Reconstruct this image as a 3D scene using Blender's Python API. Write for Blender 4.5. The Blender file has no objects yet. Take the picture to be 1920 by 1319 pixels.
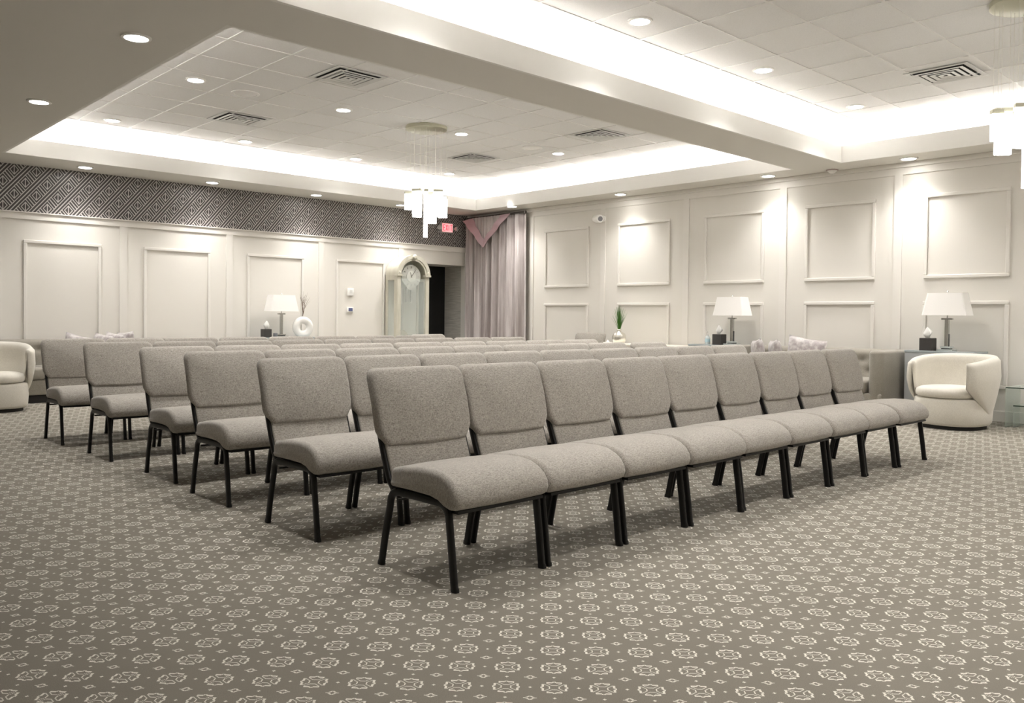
import bpy, bmesh, math, random
from mathutils import Vector, Matrix
random.seed(7)
PI = math.pi
SC = bpy.context.scene
COL = SC.collection

# ------------------------------------------------------------------ camera
CAM_F, CAM_YAW, CAM_PITCH, CAM_ROLL, CAM_CY, CAM_H = 1572.706, 0.75306, 0.01775, 0.01022, 621.125, 1.1303
cam_data = bpy.data.cameras.new('camera')
cam_data.sensor_width = 36.0
cam_data.lens = CAM_F / 1920 * 36.0
cam_data.shift_y = (CAM_CY - 659.5) / 1920
cam_data.clip_start = 0.05
cam_data.clip_end = 100
cam = bpy.data.objects.new('camera', cam_data)
COL.objects.link(cam)
fw = Vector((math.sin(CAM_YAW) * math.cos(CAM_PITCH), math.cos(CAM_YAW) * math.cos(CAM_PITCH), -math.sin(CAM_PITCH)))
r0 = Vector((math.cos(CAM_YAW), -math.sin(CAM_YAW), 0))
u0 = r0.cross(fw)
rr = math.cos(CAM_ROLL) * r0 + math.sin(CAM_ROLL) * u0
uu = -math.sin(CAM_ROLL) * r0 + math.cos(CAM_ROLL) * u0
cam.matrix_world = Matrix(((rr.x, uu.x, -fw.x, 0), (rr.y, uu.y, -fw.y, 0), (rr.z, uu.z, -fw.z, CAM_H), (0, 0, 0, 1)))
SC.camera = cam

# ------------------------------------------------------------------ world, exposure
world = bpy.data.worlds.new('world'); SC.world = world; world.use_nodes = True
world.node_tree.nodes['Background'].inputs[0].default_value = (0.02, 0.02, 0.02, 1)
world.node_tree.nodes['Background'].inputs[1].default_value = 0.3
SC.view_settings.view_transform = 'Standard'
SC.view_settings.look = 'None'
SC.view_settings.gamma = 1
SC.view_settings.use_curve_mapping = False
SC.view_settings.exposure = 1.5
SC.cycles.use_denoising = True
SC.cycles.max_bounces = 10
SC.cycles.diffuse_bounces = 6
SC.cycles.sample_clamp_indirect = 60

DOWN_W = 31.0      # a downlight in the tiled trays
SOFFIT_W = 6.6    # a downlight in the soffit
COVE_E = 11.5       # strip emission in the coves
LAMP_COL = (1.0, 0.970, 0.932)

# ------------------------------------------------------------------ key dimensions
YA, XB, XL, YN = 12.40, 10.469, -2.6, -2.3
SOF, TIL = 3.042, 3.52
TX0, TX1 = 2.464, 9.934
LY0, LY1 = 5.419, 11.59       # left tray
RY0, RY1 = -1.41, 4.757       # right tray
FAS = 3.245                   # top of the fascia lip
REC = 0.20                    # cove recess

# ------------------------------------------------------------------ materials
def mat(name, color, rough=0.6, metal=0.0, spec=0.5, coat=0.0, trans=0.0, ior=1.45, emit=None, es=0.0, alpha=1.0, sheen=0.0):
    m = bpy.data.materials.new(name); m.use_nodes = True
    b = m.node_tree.nodes['Principled BSDF']
    b.inputs['Base Color'].default_value = (*color, 1)
    b.inputs['Roughness'].default_value = rough
    b.inputs['Metallic'].default_value = metal
    b.inputs['Specular IOR Level'].default_value = spec
    b.inputs['Coat Weight'].default_value = coat
    b.inputs['Transmission Weight'].default_value = trans
    b.inputs['IOR'].default_value = ior
    b.inputs['Alpha'].default_value = alpha
    b.inputs['Sheen Weight'].default_value = sheen
    if emit:
        b.inputs['Emission Color'].default_value = (*emit, 1)
        b.inputs['Emission Strength'].default_value = es
    return m

class NT:
    """tiny helper around a node tree"""
    def __init__(s, m):
        s.t = m.node_tree; s.n = s.t.nodes; s.l = s.t.links; s.b = s.n['Principled BSDF']
    def new(s, k, **kw):
        n = s.n.new(k)
        for a, v in kw.items(): setattr(n, a, v)
        return n
    def inp(s, sock, v):
        if isinstance(v, (int, float)): sock.default_value = v
        elif isinstance(v, (tuple, list)): sock.default_value = v
        else: s.l.new(v, sock)
    def m(s, op, a, b=0.0, c=0.0):
        n = s.new('ShaderNodeMath', operation=op)
        s.inp(n.inputs[0], a); s.inp(n.inputs[1], b); s.inp(n.inputs[2], c)
        return n.outputs[0]
    def band(s, v, lo, hi):
        return s.m('MULTIPLY', s.m('GREATER_THAN', v, lo), s.m('LESS_THAN', v, hi))
    def mx(s, *v):
        o = v[0]
        for w in v[1:]: o = s.m('MAXIMUM', o, w)
        return o
    def coords(s, kind='Object'):
        tc = s.new('ShaderNodeTexCoord'); sp = s.new('ShaderNodeSeparateXYZ')
        s.l.new(tc.outputs[kind], sp.inputs[0])
        return tc.outputs[kind], sp.outputs[0], sp.outputs[1], sp.outputs[2]
    def noise(s, vec, scale, detail=3, rough=0.6, sc3=None):
        if sc3:
            mp = s.new('ShaderNodeMapping'); mp.inputs['Scale'].default_value = sc3
            s.l.new(vec, mp.inputs[0]); vec = mp.outputs[0]
        n = s.new('ShaderNodeTexNoise'); n.inputs['Scale'].default_value = scale
        n.inputs['Detail'].default_value = detail; n.inputs['Roughness'].default_value = rough
        s.l.new(vec, n.inputs['Vector'])
        return n.outputs['Fac']
    def ramp(s, f, stops):
        n = s.new('ShaderNodeValToRGB'); e = n.color_ramp.elements
        e[0].position, e[0].color = stops[0][0], (*stops[0][1], 1)
        e[1].position, e[1].color = stops[-1][0], (*stops[-1][1], 1)
        for p, c in stops[1:-1]:
            k = e.new(p); k.color = (*c, 1)
        s.l.new(f, n.inputs[0]); return n.outputs[0]
    def mix(s, f, a, b, mode='MIX'):
        n = s.new('ShaderNodeMix', data_type='RGBA', blend_type=mode)
        s.inp(n.inputs[0], f)
        for i, v in ((6, a), (7, b)):
            if isinstance(v, tuple): n.inputs[i].default_value = (*v, 1)
            else: s.l.new(v, n.inputs[i])
        return n.outputs[2]
    def color(s, c): s.l.new(c, s.b.inputs['Base Color'])
    def bump(s, h, strength=0.3, dist=0.01):
        n = s.new('ShaderNodeBump'); n.inputs['Strength'].default_value = strength
        n.inputs['Distance'].default_value = dist
        s.l.new(h, n.inputs['Height']); s.l.new(n.outputs[0], s.b.inputs['Normal'])

def fabric_mat(name, c1, c2, scale=420, sheen=0.25, vary=True, bump=0.35, blotch=0.12):
    m = mat(name, c1, rough=0.95, spec=0.15, sheen=sheen); t = NT(m)
    v, x, y, z = t.coords()
    a = t.noise(v, scale, 2, .7, (1, 1, .22))
    b = t.noise(v, scale, 2, .7, (.22, 1, 1))
    f = t.m('MULTIPLY', t.m('ADD', a, b), .5)
    col = t.ramp(f, [(.36, c2), (.62, c1)])
    big = t.noise(v, 9, 3, .6)
    k = t.m('MULTIPLY_ADD', big, 2 * blotch, 1 - blotch)
    if vary:
        oi = t.new('ShaderNodeObjectInfo')
        k = t.m('MULTIPLY', k, t.m('MULTIPLY_ADD', oi.outputs['Random'], .07, .965))
    hs = t.new('ShaderNodeHueSaturation'); t.l.new(k, hs.inputs['Value']); t.l.new(col, hs.inputs['Color'])
    t.color(hs.outputs[0])
    t.bump(f, bump, .002)
    return m

M = {}
M['paint'] = mat('greige_paint', (.74, .715, .665), rough=.55, spec=.3)
t = NT(M['paint']); v, x, y, z = t.coords(); t.bump(t.noise(v, 160, 2), .04, .002)
M['panel'] = mat('panel_paint', (.76, .735, .69), rough=.5, spec=.3)
M['soffit'] = mat('soffit_paint', (.70, .68, .635), rough=.7, spec=.2)
t = NT(M['soffit']); v, x, y, z = t.coords(); t.bump(t.noise(v, 120, 3), .05, .002)
M['fascia'] = mat('fascia_white', (.80, .79, .755), rough=.7, spec=.2)
M['cove'] = mat('cove_white', (.85, .84, .82), rough=.8, spec=.1)
M['tile'] = mat('ceiling_tile', (.82, .81, .79), rough=.95, spec=.1)
t = NT(M['tile']); v, x, y, z = t.coords()
n_ = t.noise(v, 230, 2, .8)
t.color(t.ramp(n_, [(.30, (.70, .69, .68)), (.46, (.84, .835, .825))])); t.bump(n_, .2, .003)
M['tbar'] = mat('grid_bar_white', (.80, .79, .77), rough=.45, spec=.4)
M['black_metal'] = mat('black_powder_coat', (.007, .0066, .006), rough=.36, spec=.35)
M['fabric'] = fabric_mat('chair_fabric', (.49, .458, .412), (.195, .180, .158), scale=330, bump=.5)
M['sofa'] = fabric_mat('sofa_fabric', (.33, .31, .265), (.22, .20, .17), vary=False, blotch=.08)
M['cream'] = fabric_mat('cream_boucle', (.74, .71, .64), (.62, .59, .52), scale=250, vary=False, blotch=.05)
M['linen'] = mat('lamp_linen', (.90, .885, .86), rough=.9, spec=.1)
M['white'] = mat('white_plastic', (.86, .85, .82), rough=.4)
M['ceramic'] = mat('white_ceramic', (.88, .87, .84), rough=.25)
M['steel'] = mat('brushed_steel', (.55, .55, .53), rough=.25, metal=1)
M['darkglass'] = mat('dark_lamp_glass', (.05, .055, .055), rough=.1)
M['crystal'] = mat('clear_crystal', (.62, .66, .64), rough=.08, spec=.8, alpha=.75)
M['darkbox'] = mat('charcoal_box', (.05, .045, .042), rough=.6)
M['tissue'] = mat('tissue_paper', (.92, .92, .90), rough=.95)
M['greycup'] = mat('grey_stoneware', (.22, .22, .23), rough=.5)
M['table'] = mat('grey_lacquer', (.42, .435, .44), rough=.3, spec=.5)
M['glass_edge'] = mat('green_glass', (.60, .70, .64), rough=.06, spec=.7, alpha=.33)
M['glass_rim'] = mat('glass_rim_dark', (.05, .075, .06), rough=.2)
M['plinth'] = mat('plinth_and_gap_dark', (.02, .018, .016), rough=.7)  # also colours the shaded gap beneath the sofas
M['beige_table'] = mat('beige_lacquer', (.78, .73, .64), rough=.35)
M['twig'] = mat('brown_twig', (.13, .075, .045), rough=.8)
M['mercury'] = mat('mercury_glass', (.86, .84, .78), rough=.12, metal=1)
t = NT(M['mercury']); v, x, y, z = t.coords(); t.bump(t.noise(v, 40, 4), .5, .01)
M['sanitizer'] = mat('clear_blue_plastic', (.78, .86, .86), rough=.2, alpha=.85)
M['clockwood'] = mat('antique_white_wood', (.63, .61, .52), rough=.45)
t = NT(M['clockwood']); v, x, y, z = t.coords()
t.color(t.ramp(t.noise(v, 14, 4, .6, (1, 1, .2)), [(.3, (.55, .53, .44)), (.7, (.68, .66, .57))]))
M['dial'] = mat('silver_dial', (.56, .57, .53), rough=.35, metal=.3)
M['glass'] = mat('cabinet_glass', (.80, .86, .82), rough=.05, alpha=.22, spec=.8)
M['mirror_back'] = mat('pale_cabinet_back', (.66, .68, .63), rough=.3)
M['brass'] = mat('pale_brass', (.62, .58, .46), rough=.25, metal=.9)
M['ink'] = mat('dark_ink', (.12, .12, .10), rough=.5)
M['ventmetal'] = mat('vent_enamel', (.62, .62, .60), rough=.4)
M['ventdark'] = mat('vent_shade_dark', (.03, .03, .028), rough=.9)  # shade inside the vent openings, put in as colour
M['lens'] = mat('lit_lens', (1, 1, 1), emit=LAMP_COL, es=14)
M['strip'] = mat('cove_light_strip', (1, 1, 1), emit=(1.0, .975, .985), es=COVE_E)
M['crystal_lit'] = mat('lit_crystal', (.95, .95, .93), rough=.2, emit=(1, .98, .97), es=1.4)
t = NT(M['crystal_lit']); v, x, y, z = t.coords()
vo = t.new('ShaderNodeTexVoronoi'); vo.inputs['Scale'].default_value = 90; t.l.new(v, vo.inputs['Vector'])
t.l.new(t.m('MULTIPLY_ADD', vo.outputs['Distance'], 1.6, .55), t.b.inputs['Emission Strength'])
M['wire'] = mat('bright_wire', (.80, .79, .72), rough=.3, metal=.7)
M['gold'] = mat('champagne_canopy', (.50, .49, .38), rough=.35, metal=.6)
M['exit_case'] = mat('exit_case_grey', (.46, .45, .44), rough=.5)
M['exit_face'] = mat('exit_face_pink', (.80, .22, .22), rough=.5, emit=(1, .30, .30), es=.55)
M['exit_red'] = mat('exit_letters_red', (.7, .02, .03), rough=.5, emit=(1, .05, .07), es=.75)
M['lcd'] = mat('thermostat_screen', (.11, .13, .26), rough=.3)
M['voidblack'] = mat('unlit_hall_black', (.006, .006, .005), rough=.9)  # near-black colour stands for the darkness of the unlit hall
M['grass'] = mat('green_grass_blades', (.06, .19, .02), rough=.5)
M['drape'] = mat('mauve_curtain', (.42, .37, .355), rough=.5, spec=.4, sheen=.3)
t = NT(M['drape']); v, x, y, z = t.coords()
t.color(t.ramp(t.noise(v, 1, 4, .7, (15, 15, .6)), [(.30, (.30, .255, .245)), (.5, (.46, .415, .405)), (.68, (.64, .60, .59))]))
M['swag'] = mat('rose_satin_valance', (.52, .375, .41), rough=.4, spec=.4)
M['pillow'] = mat('silver_mauve_pillow', (.47, .42, .415), rough=.45, sheen=.4)
t = NT(M['pillow']); v, x, y, z = t.coords()
t.color(t.ramp(t.noise(v, 16, 3, .6), [(.38, (.32, .28, .28)), (.5, (.41, .375, .37)), (.62, (.54, .51, .50))]))
M['grasscloth'] = mat('grey_grasscloth', (.36, .345, .31), rough=.9)
t = NT(M['grasscloth']); v, x, y, z = t.coords()
gn = t.noise(v, 1, 3, .7, (3, 3, 70)); t.color(t.ramp(gn, [(.35, (.40, .385, .345)), (.65, (.60, .58, .53))])); t.bump(gn, .3, .004)

# carpet: woven medallions, small diamonds and dots on a square lattice turned 45 degrees
M['carpet'] = mat('patterned_carpet', (.2, .18, .15), rough=1.0, spec=.05, sheen=.15)
t = NT(M['carpet']); v, x, y, z = t.coords()
SU, SV, UO, VO = .1475, .1425, -.237, 3.392
S2 = 1 / math.sqrt(2)
pu = t.m('DIVIDE', t.m('SUBTRACT', t.m('MULTIPLY', t.m('SUBTRACT', x, y), S2), UO), SU)
pv = t.m('DIVIDE', t.m('SUBTRACT', t.m('MULTIPLY', t.m('ADD', x, y), S2), VO), SV)
NQ = 40.0
def quant(q): return t.m('DIVIDE', t.m('FLOOR', t.m('MULTIPLY_ADD', q, NQ, .5)), NQ)
def cell(q, off):   # signed position in the cell, -0.5..0.5
    w = t.m('ADD', q, off + .5)
    return t.m('SUBTRACT', t.m('SUBTRACT', w, t.m('FLOOR', w)), .5)
qu, qv = quant(pu), quant(pv)
a_, b_ = cell(qu, 0), cell(qv, 0)
aa, ab = t.m('ABSOLUTE', a_), t.m('ABSOLUTE', b_)
r_ = t.m('SQRT', t.m('ADD', t.m('MULTIPLY', a_, a_), t.m('MULTIPLY', b_, b_)))
th = t.m('ARCTAN2', b_, a_)
rs = t.m('SUBTRACT', r_, t.m('MULTIPLY', t.m('COSINE', t.m('MULTIPLY', th, 12)), .016))
dd = t.m('ABSOLUTE', t.m('SUBTRACT', aa, ab))
ring = t.m('MULTIPLY', t.band(rs, .240, .278), t.m('GREATER_THAN', dd, .030))
diag = t.m('MULTIPLY', t.band(dd, .034, .066), t.band(r_, .10, .262))
inner = t.m('MULTIPLY', t.band(r_, .088, .116), t.m('GREATER_THAN', dd, .03))
c_, e_ = cell(qu, .5), cell(qv, .5)
ac, ae = t.m('ABSOLUTE', c_), t.m('ABSOLUTE', e_)
dia = t.band(t.m('ADD', t.m('MULTIPLY', ac, .72), ae), .060, .094)
spike = t.m('MULTIPLY', t.m('LESS_THAN', ae, .02), t.band(ac, .10, .145))
d1 = t.m('ADD', ac, ab); d2 = t.m('ADD', aa, ae)
dot = t.mx(t.m('LESS_THAN', d1, .032), t.m('LESS_THAN', d2, .032))
fig = t.mx(ring, diag, inner, dia, spike, dot)
base = t.ramp(t.noise(v, 2.2, 4, .6), [(.3, (.165, .150, .120)), (.7, (.212, .194, .158))])
fine = t.noise(v, 420, 2, .8)
base = t.mix(.55, base, t.ramp(fine, [(.3, (.11, .095, .073)), (.7, (.33, .305, .26))]))
tft = t.ramp(fine, [(.3, (.62, .585, .51)), (.7, (.84, .81, .74))])
t.color(t.mix(fig, base, tft))
t.bump(t.m('MULTIPLY_ADD', fig, .5, fine), .35, .003)

# wallpaper: nested diamonds with wide slanting bands
M['wallpaper'] = mat('diamond_wallpaper', (.1, .09, .09), rough=.38, spec=.5)
t = NT(M['wallpaper']); v, x, y, z = t.coords()
PX, PZ = .2585, .3135
fx = t.m('DIVIDE', t.m('SUBTRACT', x, 2.610), PX); fz = t.m('DIVIDE', t.m('SUBTRACT', z, 2.812), PZ)
pp, qq = cell(t.m('ADD', fx, fz), 0), cell(t.m('SUBTRACT', fx, fz), 0)
ap, aq = t.m('ABSOLUTE', pp), t.m('ABSOLUTE', qq)
lz = t.m('MAXIMUM', ap, aq)
upright = t.m('MULTIPLY', t.m('LESS_THAN', t.m('ABSOLUTE', t.m('ADD', pp, qq)), .040), t.m('LESS_THAN', lz, .20))
inq = t.m('LESS_THAN', aq, .31)
lines = t.mx(t.band(lz, .165, .215), t.band(aq, .300, .352), t.m('GREATER_THAN', aq, .466),
             t.m('MULTIPLY', t.band(ap, .300, .352), inq), t.m('MULTIPLY', t.m('GREATER_THAN', ap, .466), inq), upright)
t.color(t.mix(lines, (.062, .055, .053), (.54, .515, .495)))
t.l.new(t.m('MULTIPLY_ADD', lines, -.12, .48), t.b.inputs['Roughness'])

# ------------------------------------------------------------------ mesh helpers
def obj(name, bm, m, parent=None, smooth=False, loc=(0, 0, 0)):
    me = bpy.data.meshes.new(name); bmesh.ops.recalc_face_normals(bm, faces=bm.faces)
    bm.to_mesh(me); bm.free()
    if isinstance(m, str): m = M[m]
    me.materials.append(m)
    if smooth:
        me.polygons.foreach_set('use_smooth', [True] * len(me.polygons))
        if smooth != 'all':
            try: me.set_sharp_from_angle(angle=math.radians(smooth if smooth is not True else 40))
            except Exception: pass
    o = bpy.data.objects.new(name, me); COL.objects.link(o); o.location = loc
    if parent is not None: o.parent = parent
    return o
def thing(name, label, cat, loc=(0, 0, 0), rz=0, group=None):
    o = bpy.data.objects.new(name, None); COL.objects.link(o); o.empty_display_size = .1
    o.location = loc; o.rotation_euler = (0, 0, rz); o['label'] = label; o['category'] = cat
    if group: o['group'] = group
    return o
def tag(o, label, cat, group=None):
    o['label'] = label; o['category'] = cat
    if group: o['group'] = group
    return o
def struct(name, bm, m, smooth=False):
    o = obj(name, bm, m, None, smooth); o['kind'] = 'structure'; return o
def dup(root, loc, rz, label, group=None):
    r = root.copy(); COL.objects.link(r); r.location = loc; r.rotation_euler = (0, 0, rz)
    r['label'] = label
    if group: r['group'] = group
    for ch in list(root.children):
        c = ch.copy(); COL.objects.link(c); c.parent = r
        for g in list(ch.children):
            d = g.copy(); COL.objects.link(d); d.parent = c
    return r
BM = bmesh.new
def bx(bm, x0, x1, y0, y1, z0, z1, bev=0, seg=2):
    g = bmesh.ops.create_cube(bm, size=1)
    vs = g['verts']
    for v in vs:
        v.co = Vector(((x0 + x1) / 2 + v.co.x * (x1 - x0), (y0 + y1) / 2 + v.co.y * (y1 - y0), (z0 + z1) / 2 + v.co.z * (z1 - z0)))
    if bev:
        es = list({e for v in vs for e in v.link_edges})
        bmesh.ops.bevel(bm, geom=es, offset=bev, segments=seg, profile=.5, affect='EDGES')
    return bm
def box(*a, **k): return bx(BM(), *a, **k)
def lathe(bm, prof, n=32, c=(0, 0), z0=0, a0=0, a1=2 * PI, cap=True):
    full = abs(a1 - a0 - 2 * PI) < 1e-6
    cnt = n if full else n + 1
    rings = []
    for r, z in prof:
        rings.append([bm.verts.new((c[0] + max(r, 1e-5) * math.cos(a0 + (a1 - a0) * i / n), c[1] + max(r, 1e-5) * math.sin(a0 + (a1 - a0) * i / n), z0 + z)) for i in range(cnt)])
    for a, b in zip(rings, rings[1:]):
        for i in range(cnt if full else cnt - 1):
            j = (i + 1) % cnt
            bm.faces.new((a[i], a[j], b[j], b[i]))
    for rg, (r, z) in ((rings[0], prof[0]), (rings[-1], prof[-1])):
        if r > 1e-4 and full and cap: bm.faces.new(rg)
    return bm
def loft(bm, rings, cap=True, closed=True):
    vr = [[bm.verts.new(p) for p in r] for r in rings]
    n = len(vr[0])
    for a, b in zip(vr, vr[1:]):
        for i in range(n if closed else n - 1):
            j = (i + 1) % n
            bm.faces.new((a[i], a[j], b[j], b[i]))
    if cap:
        bm.faces.new(vr[0]); bm.faces.new(vr[-1])
    return bm
def sweep(bm, path, w, h, n=12, up=Vector((1, 0, 0)), power=3.2, scales=None):
    """superellipse section w (along up) by h swept along a path"""
    P = [Vector(p) for p in path]; rings = []
    for i, p in enumerate(P):
        d = (P[min(i + 1, len(P) - 1)] - P[max(i - 1, 0)]).normalized()
        a = (up - d * up.dot(d)).normalized(); b = d.cross(a)
        s = scales[i] if scales else 1
        ring = []
        for k in range(n):
            q = 2 * PI * k / n; cq, sq = math.cos(q), math.sin(q)
            ring.append(p + a * (math.copysign(abs(cq) ** (2 / power), cq) * w / 2 * s) + b * (math.copysign(abs(sq) ** (2 / power), sq) * h / 2 * s))
        rings.append(ring)
    return loft(bm, rings)
def arc(c, r, a0, a1, n):   # y,z arc
    return [(c[0] + r * math.cos(math.radians(a0 + (a1 - a0) * i / n)), c[1] + r * math.sin(math.radians(a0 + (a1 - a0) * i / n))) for i in range(n + 1)]
def roundrect(hw, hh, r, n=5):
    pts = []
    for cx, cy, a in ((hw - r, hh - r, 0), (-hw + r, hh - r, 90), (-hw + r, -hh + r, 180), (hw - r, -hh + r, 270)):
        for i in range(n + 1):
            q = math.radians(a + 90 * i / n); pts.append((cx + r * math.cos(q), cy + r * math.sin(q)))
    return pts
def pad(outline, th, rnd, bulge=0.0, fn=None, nr=5):
    """puffy panel: outline in x,z ; thickness along y"""
    bm = BM(); rings = []
    hw = max(abs(p[0]) for p in outline); hz = [p[1] for p in outline]; cz = (min(hz) + max(hz)) / 2; hh = (max(hz) - min(hz)) / 2
    def ring(inset, y, k=1):
        return [(p[0] * (1 - inset / hw) * k, y, cz + (p[1] - cz) * (1 - inset / hh) * k) for p in outline]
    for k in (.12, .4, .7, .88): rings.append(ring(rnd, -th / 2 - bulge * (1 - k * k), k))
    for i in range(nr + 1):
        q = PI / 2 * i / nr; rings.append(ring(rnd * (1 - math.sin(q)), -th / 2 + rnd * (1 - math.cos(q))))
    for i in range(nr + 1):
        q = PI / 2 * i / nr; rings.append(ring(rnd * (1 - math.cos(q)), th / 2 - rnd * (1 - math.sin(q))))
    for k in (.7, .12): rings.append(ring(rnd, th / 2, k))
    if fn: rings = [[fn(p) for p in r] for r in rings]
    return loft(bm, rings)

# ------------------------------------------------------------------ room shell
struct('floor', box(XL, XB, YN, YA, -.06, 0), 'carpet')
struct('wall_left', box(XL - .12, XL, YN - .12, YA + .12, 0, 3.9), 'paint')
struct('wall_back', box(XL, XB, YN - .12, YN, 0, 3.9), 'paint')
struct('wall_right', box(XB, XB + .12, YN - .12, YA + .12, 0, 3.9), 'paint')
# wall A with the doorway
DX0, DX1, DZ = 9.25, 10.37, 2.085
RAIL = 2.335
bm = BM()
bx(bm, XL, DX0, YA, YA + .12, 0, RAIL); bx(bm, DX1, XB, YA, YA + .12, 0, RAIL); bx(bm, DX0, DX1, YA, YA + .12, DZ, RAIL)
struct('wall_front', bm, 'paint')
struct('wall_front_wallpaper', box(XL, XB, YA, YA + .12, RAIL, 3.9), 'wallpaper')
# passage beyond the doorway
struct('wall_passage_right', box(DX1, DX1 + .1, YA + .12, YA + .62, 0, 2.3), 'grasscloth')
bm = BM(); bx(bm, DX0 - .1, DX1 + .1, YA + .12, YA + 1.9, DZ, DZ + .08); struct('ceiling_passage', bm, 'paint')
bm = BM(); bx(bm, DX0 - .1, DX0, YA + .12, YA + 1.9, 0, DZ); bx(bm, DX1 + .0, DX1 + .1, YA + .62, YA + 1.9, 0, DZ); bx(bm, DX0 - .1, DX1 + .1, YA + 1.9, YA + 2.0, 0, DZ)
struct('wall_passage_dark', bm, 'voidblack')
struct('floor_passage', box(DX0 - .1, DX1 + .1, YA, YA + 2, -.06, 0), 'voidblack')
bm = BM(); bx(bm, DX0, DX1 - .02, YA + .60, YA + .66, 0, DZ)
o = struct('hall_dark_sheet_1', bm, 'voidblack')  # black sheet across the passage, darkness of the unlit room behind

# soffit, trays, coves
bm = BM()
zt = SOF + .05
LW = .03
for a in ((XL, TX0 - LW, YN, YA), (TX1 + LW, XB, YN, YA), (TX0 - LW, TX1 + LW, LY1 + LW, YA), (TX0 - LW, TX1 + LW, RY1 + LW, LY0 - LW), (TX0 - LW, TX1 + LW, YN, RY0 - LW)):
    bx(bm, a[0], a[1], a[2], a[3], SOF, zt)
struct('ceiling_soffit', bm, 'soffit')
def tray(name, x0, x1, y0, y1, gx, gy):
    w = .03
    bm = BM()   # fascia lip round the opening
    bx(bm, x0 - w, x0, y0 - w, y1 + w, SOF, FAS); bx(bm, x1, x1 + w, y0 - w, y1 + w, SOF, FAS)
    bx(bm, x0, x1, y0 - w, y0, SOF, FAS); bx(bm, x0, x1, y1, y1 + w, SOF, FAS)
    struct('trim_%s_fascia' % name, bm, 'fascia')
    a0, a1, b0, b1 = x0 - REC, x1 + REC, y0 - REC, y1 + REC
    bm = BM()   # recess walls
    bx(bm, a0 - .04, a0, b0 - .04, b1 + .04, zt, TIL); bx(bm, a1, a1 + .04, b0 - .04, b1 + .04, zt, TIL)
    bx(bm, a0, a1, b0 - .04, b0, zt, TIL); bx(bm, a0, a1, b1, b1 + .04, zt, TIL)
    struct('trim_%s_cove' % name, bm, 'cove')
    struct('ceiling_%s' % name, box(a0 - .04, a1 + .04, b0 - .04, b1 + .04, TIL, TIL + .04), 'tile')
    bm = BM(); g = .6096; hw = .012
    k = math.ceil((a0 - gx) / g)
    while gx + k * g < a1:
        X = gx + k * g; bx(bm, X - hw, X + hw, b0, b1, TIL - .006, TIL); k += 1
    k = math.ceil((b0 - gy) / g)
    while gy + k * g < b1:
        Y = gy + k * g; bx(bm, a0, a1, Y - hw, Y + hw, TIL - .0055, TIL); k += 1
    struct('trim_%s_grid' % name, bm, 'tbar')
    # light strips lying in the cove, each one a thing
    zs = zt + .012
    side = {'tray_left': 'left', 'tray_right': 'right'}[name]
    for nm, c in (('wall-side', (x0 + .1, x1 - .1, y1 + .08, y1 + .12)), ('camera-side', (x0 + .1, x1 - .1, y0 - .12, y0 - .08)),
                  ('far right', (x1 + .08, x1 + .12, y0 + .1, y1 - .1)), ('far left', (x0 - .12, x0 - .08, y0 + .1, y1 - .1))):
        bm = box(c[0], c[1], c[2], c[3], zs - .01, zs + .012)
        tag(obj('cove_light_strip', bm, 'strip'), 'white light strip hidden in the %s cove of the %s ceiling tray' % (nm, side), 'light strip', 'cove light strips')
tray('tray_left', TX0, TX1, LY0, LY1, 3.208, 7.077)
tray('tray_right', TX0, TX1, RY0, RY1, 5.741, 3.952)
struct('ceiling_deck', box(XL, XB, YN, YA, 3.80, 3.86), 'paint')

# ---- panelling on wall_front (wall A): y slightly proud of YA
def frame_A(bm, x0, x1, z0, z1, w=.042, p=.026):
    for a in ((x0, x1, z1 - w, z1), (x0, x1, z0, z0 + w), (x0, x0 + w, z0 + w, z1 - w), (x1 - w, x1, z0 + w, z1 - w)):
        bx(bm, a[0], a[1], YA - p, YA, a[2], a[3], bev=.008, seg=2)
def frame_B(bm, y0, y1, z0, z1, w=.042, p=.026):
    for a in ((y0, y1, z1 - w, z1), (y0, y1, z0, z0 + w), (y0, y0 + w, z0 + w, z1 - w), (y1 - w, y1, z0 + w, z1 - w)):
        bx(bm, XB - p, XB, a[0], a[1], a[2], a[3], bev=.008, seg=2)
bm = BM()
for k in range(-3, 1):
    X = 2.50 + 1.57 * k; bx(bm, X, X + .1, YA - .018, YA, .13, RAIL)
for X in (4.04, 5.60, 7.192, 8.812): bx(bm, X, X + .1, YA - .018, YA, .13, RAIL)
bx(bm, 9.15, DX0, YA - .018, YA, 0, DZ + .1); bx(bm, DX1, XB, YA - .018, YA, 0, RAIL); 
struct('trim_1', bm, 'panel')
bm = BM()
bx(bm, XL, XB, YA - .022, YA, 2.335, 2.415); bx(bm, XL, XB, YA - .045, YA, 2.415, 2.432, bev=.005)
struct('trim_2', bm, 'panel')
bm = BM()
for x0, x1 in ((-.30, .67), (1.27, 2.23), (2.84, 3.80), (4.37, 5.35), (5.94, 6.92), (7.53, 8.51)): frame_A(bm, x0, x1, .37, 2.068)
struct('trim_3', bm, 'panel')
struct('baseboard_front', box(XL, DX0, YA - .02, YA, 0, .12), 'panel')
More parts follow.
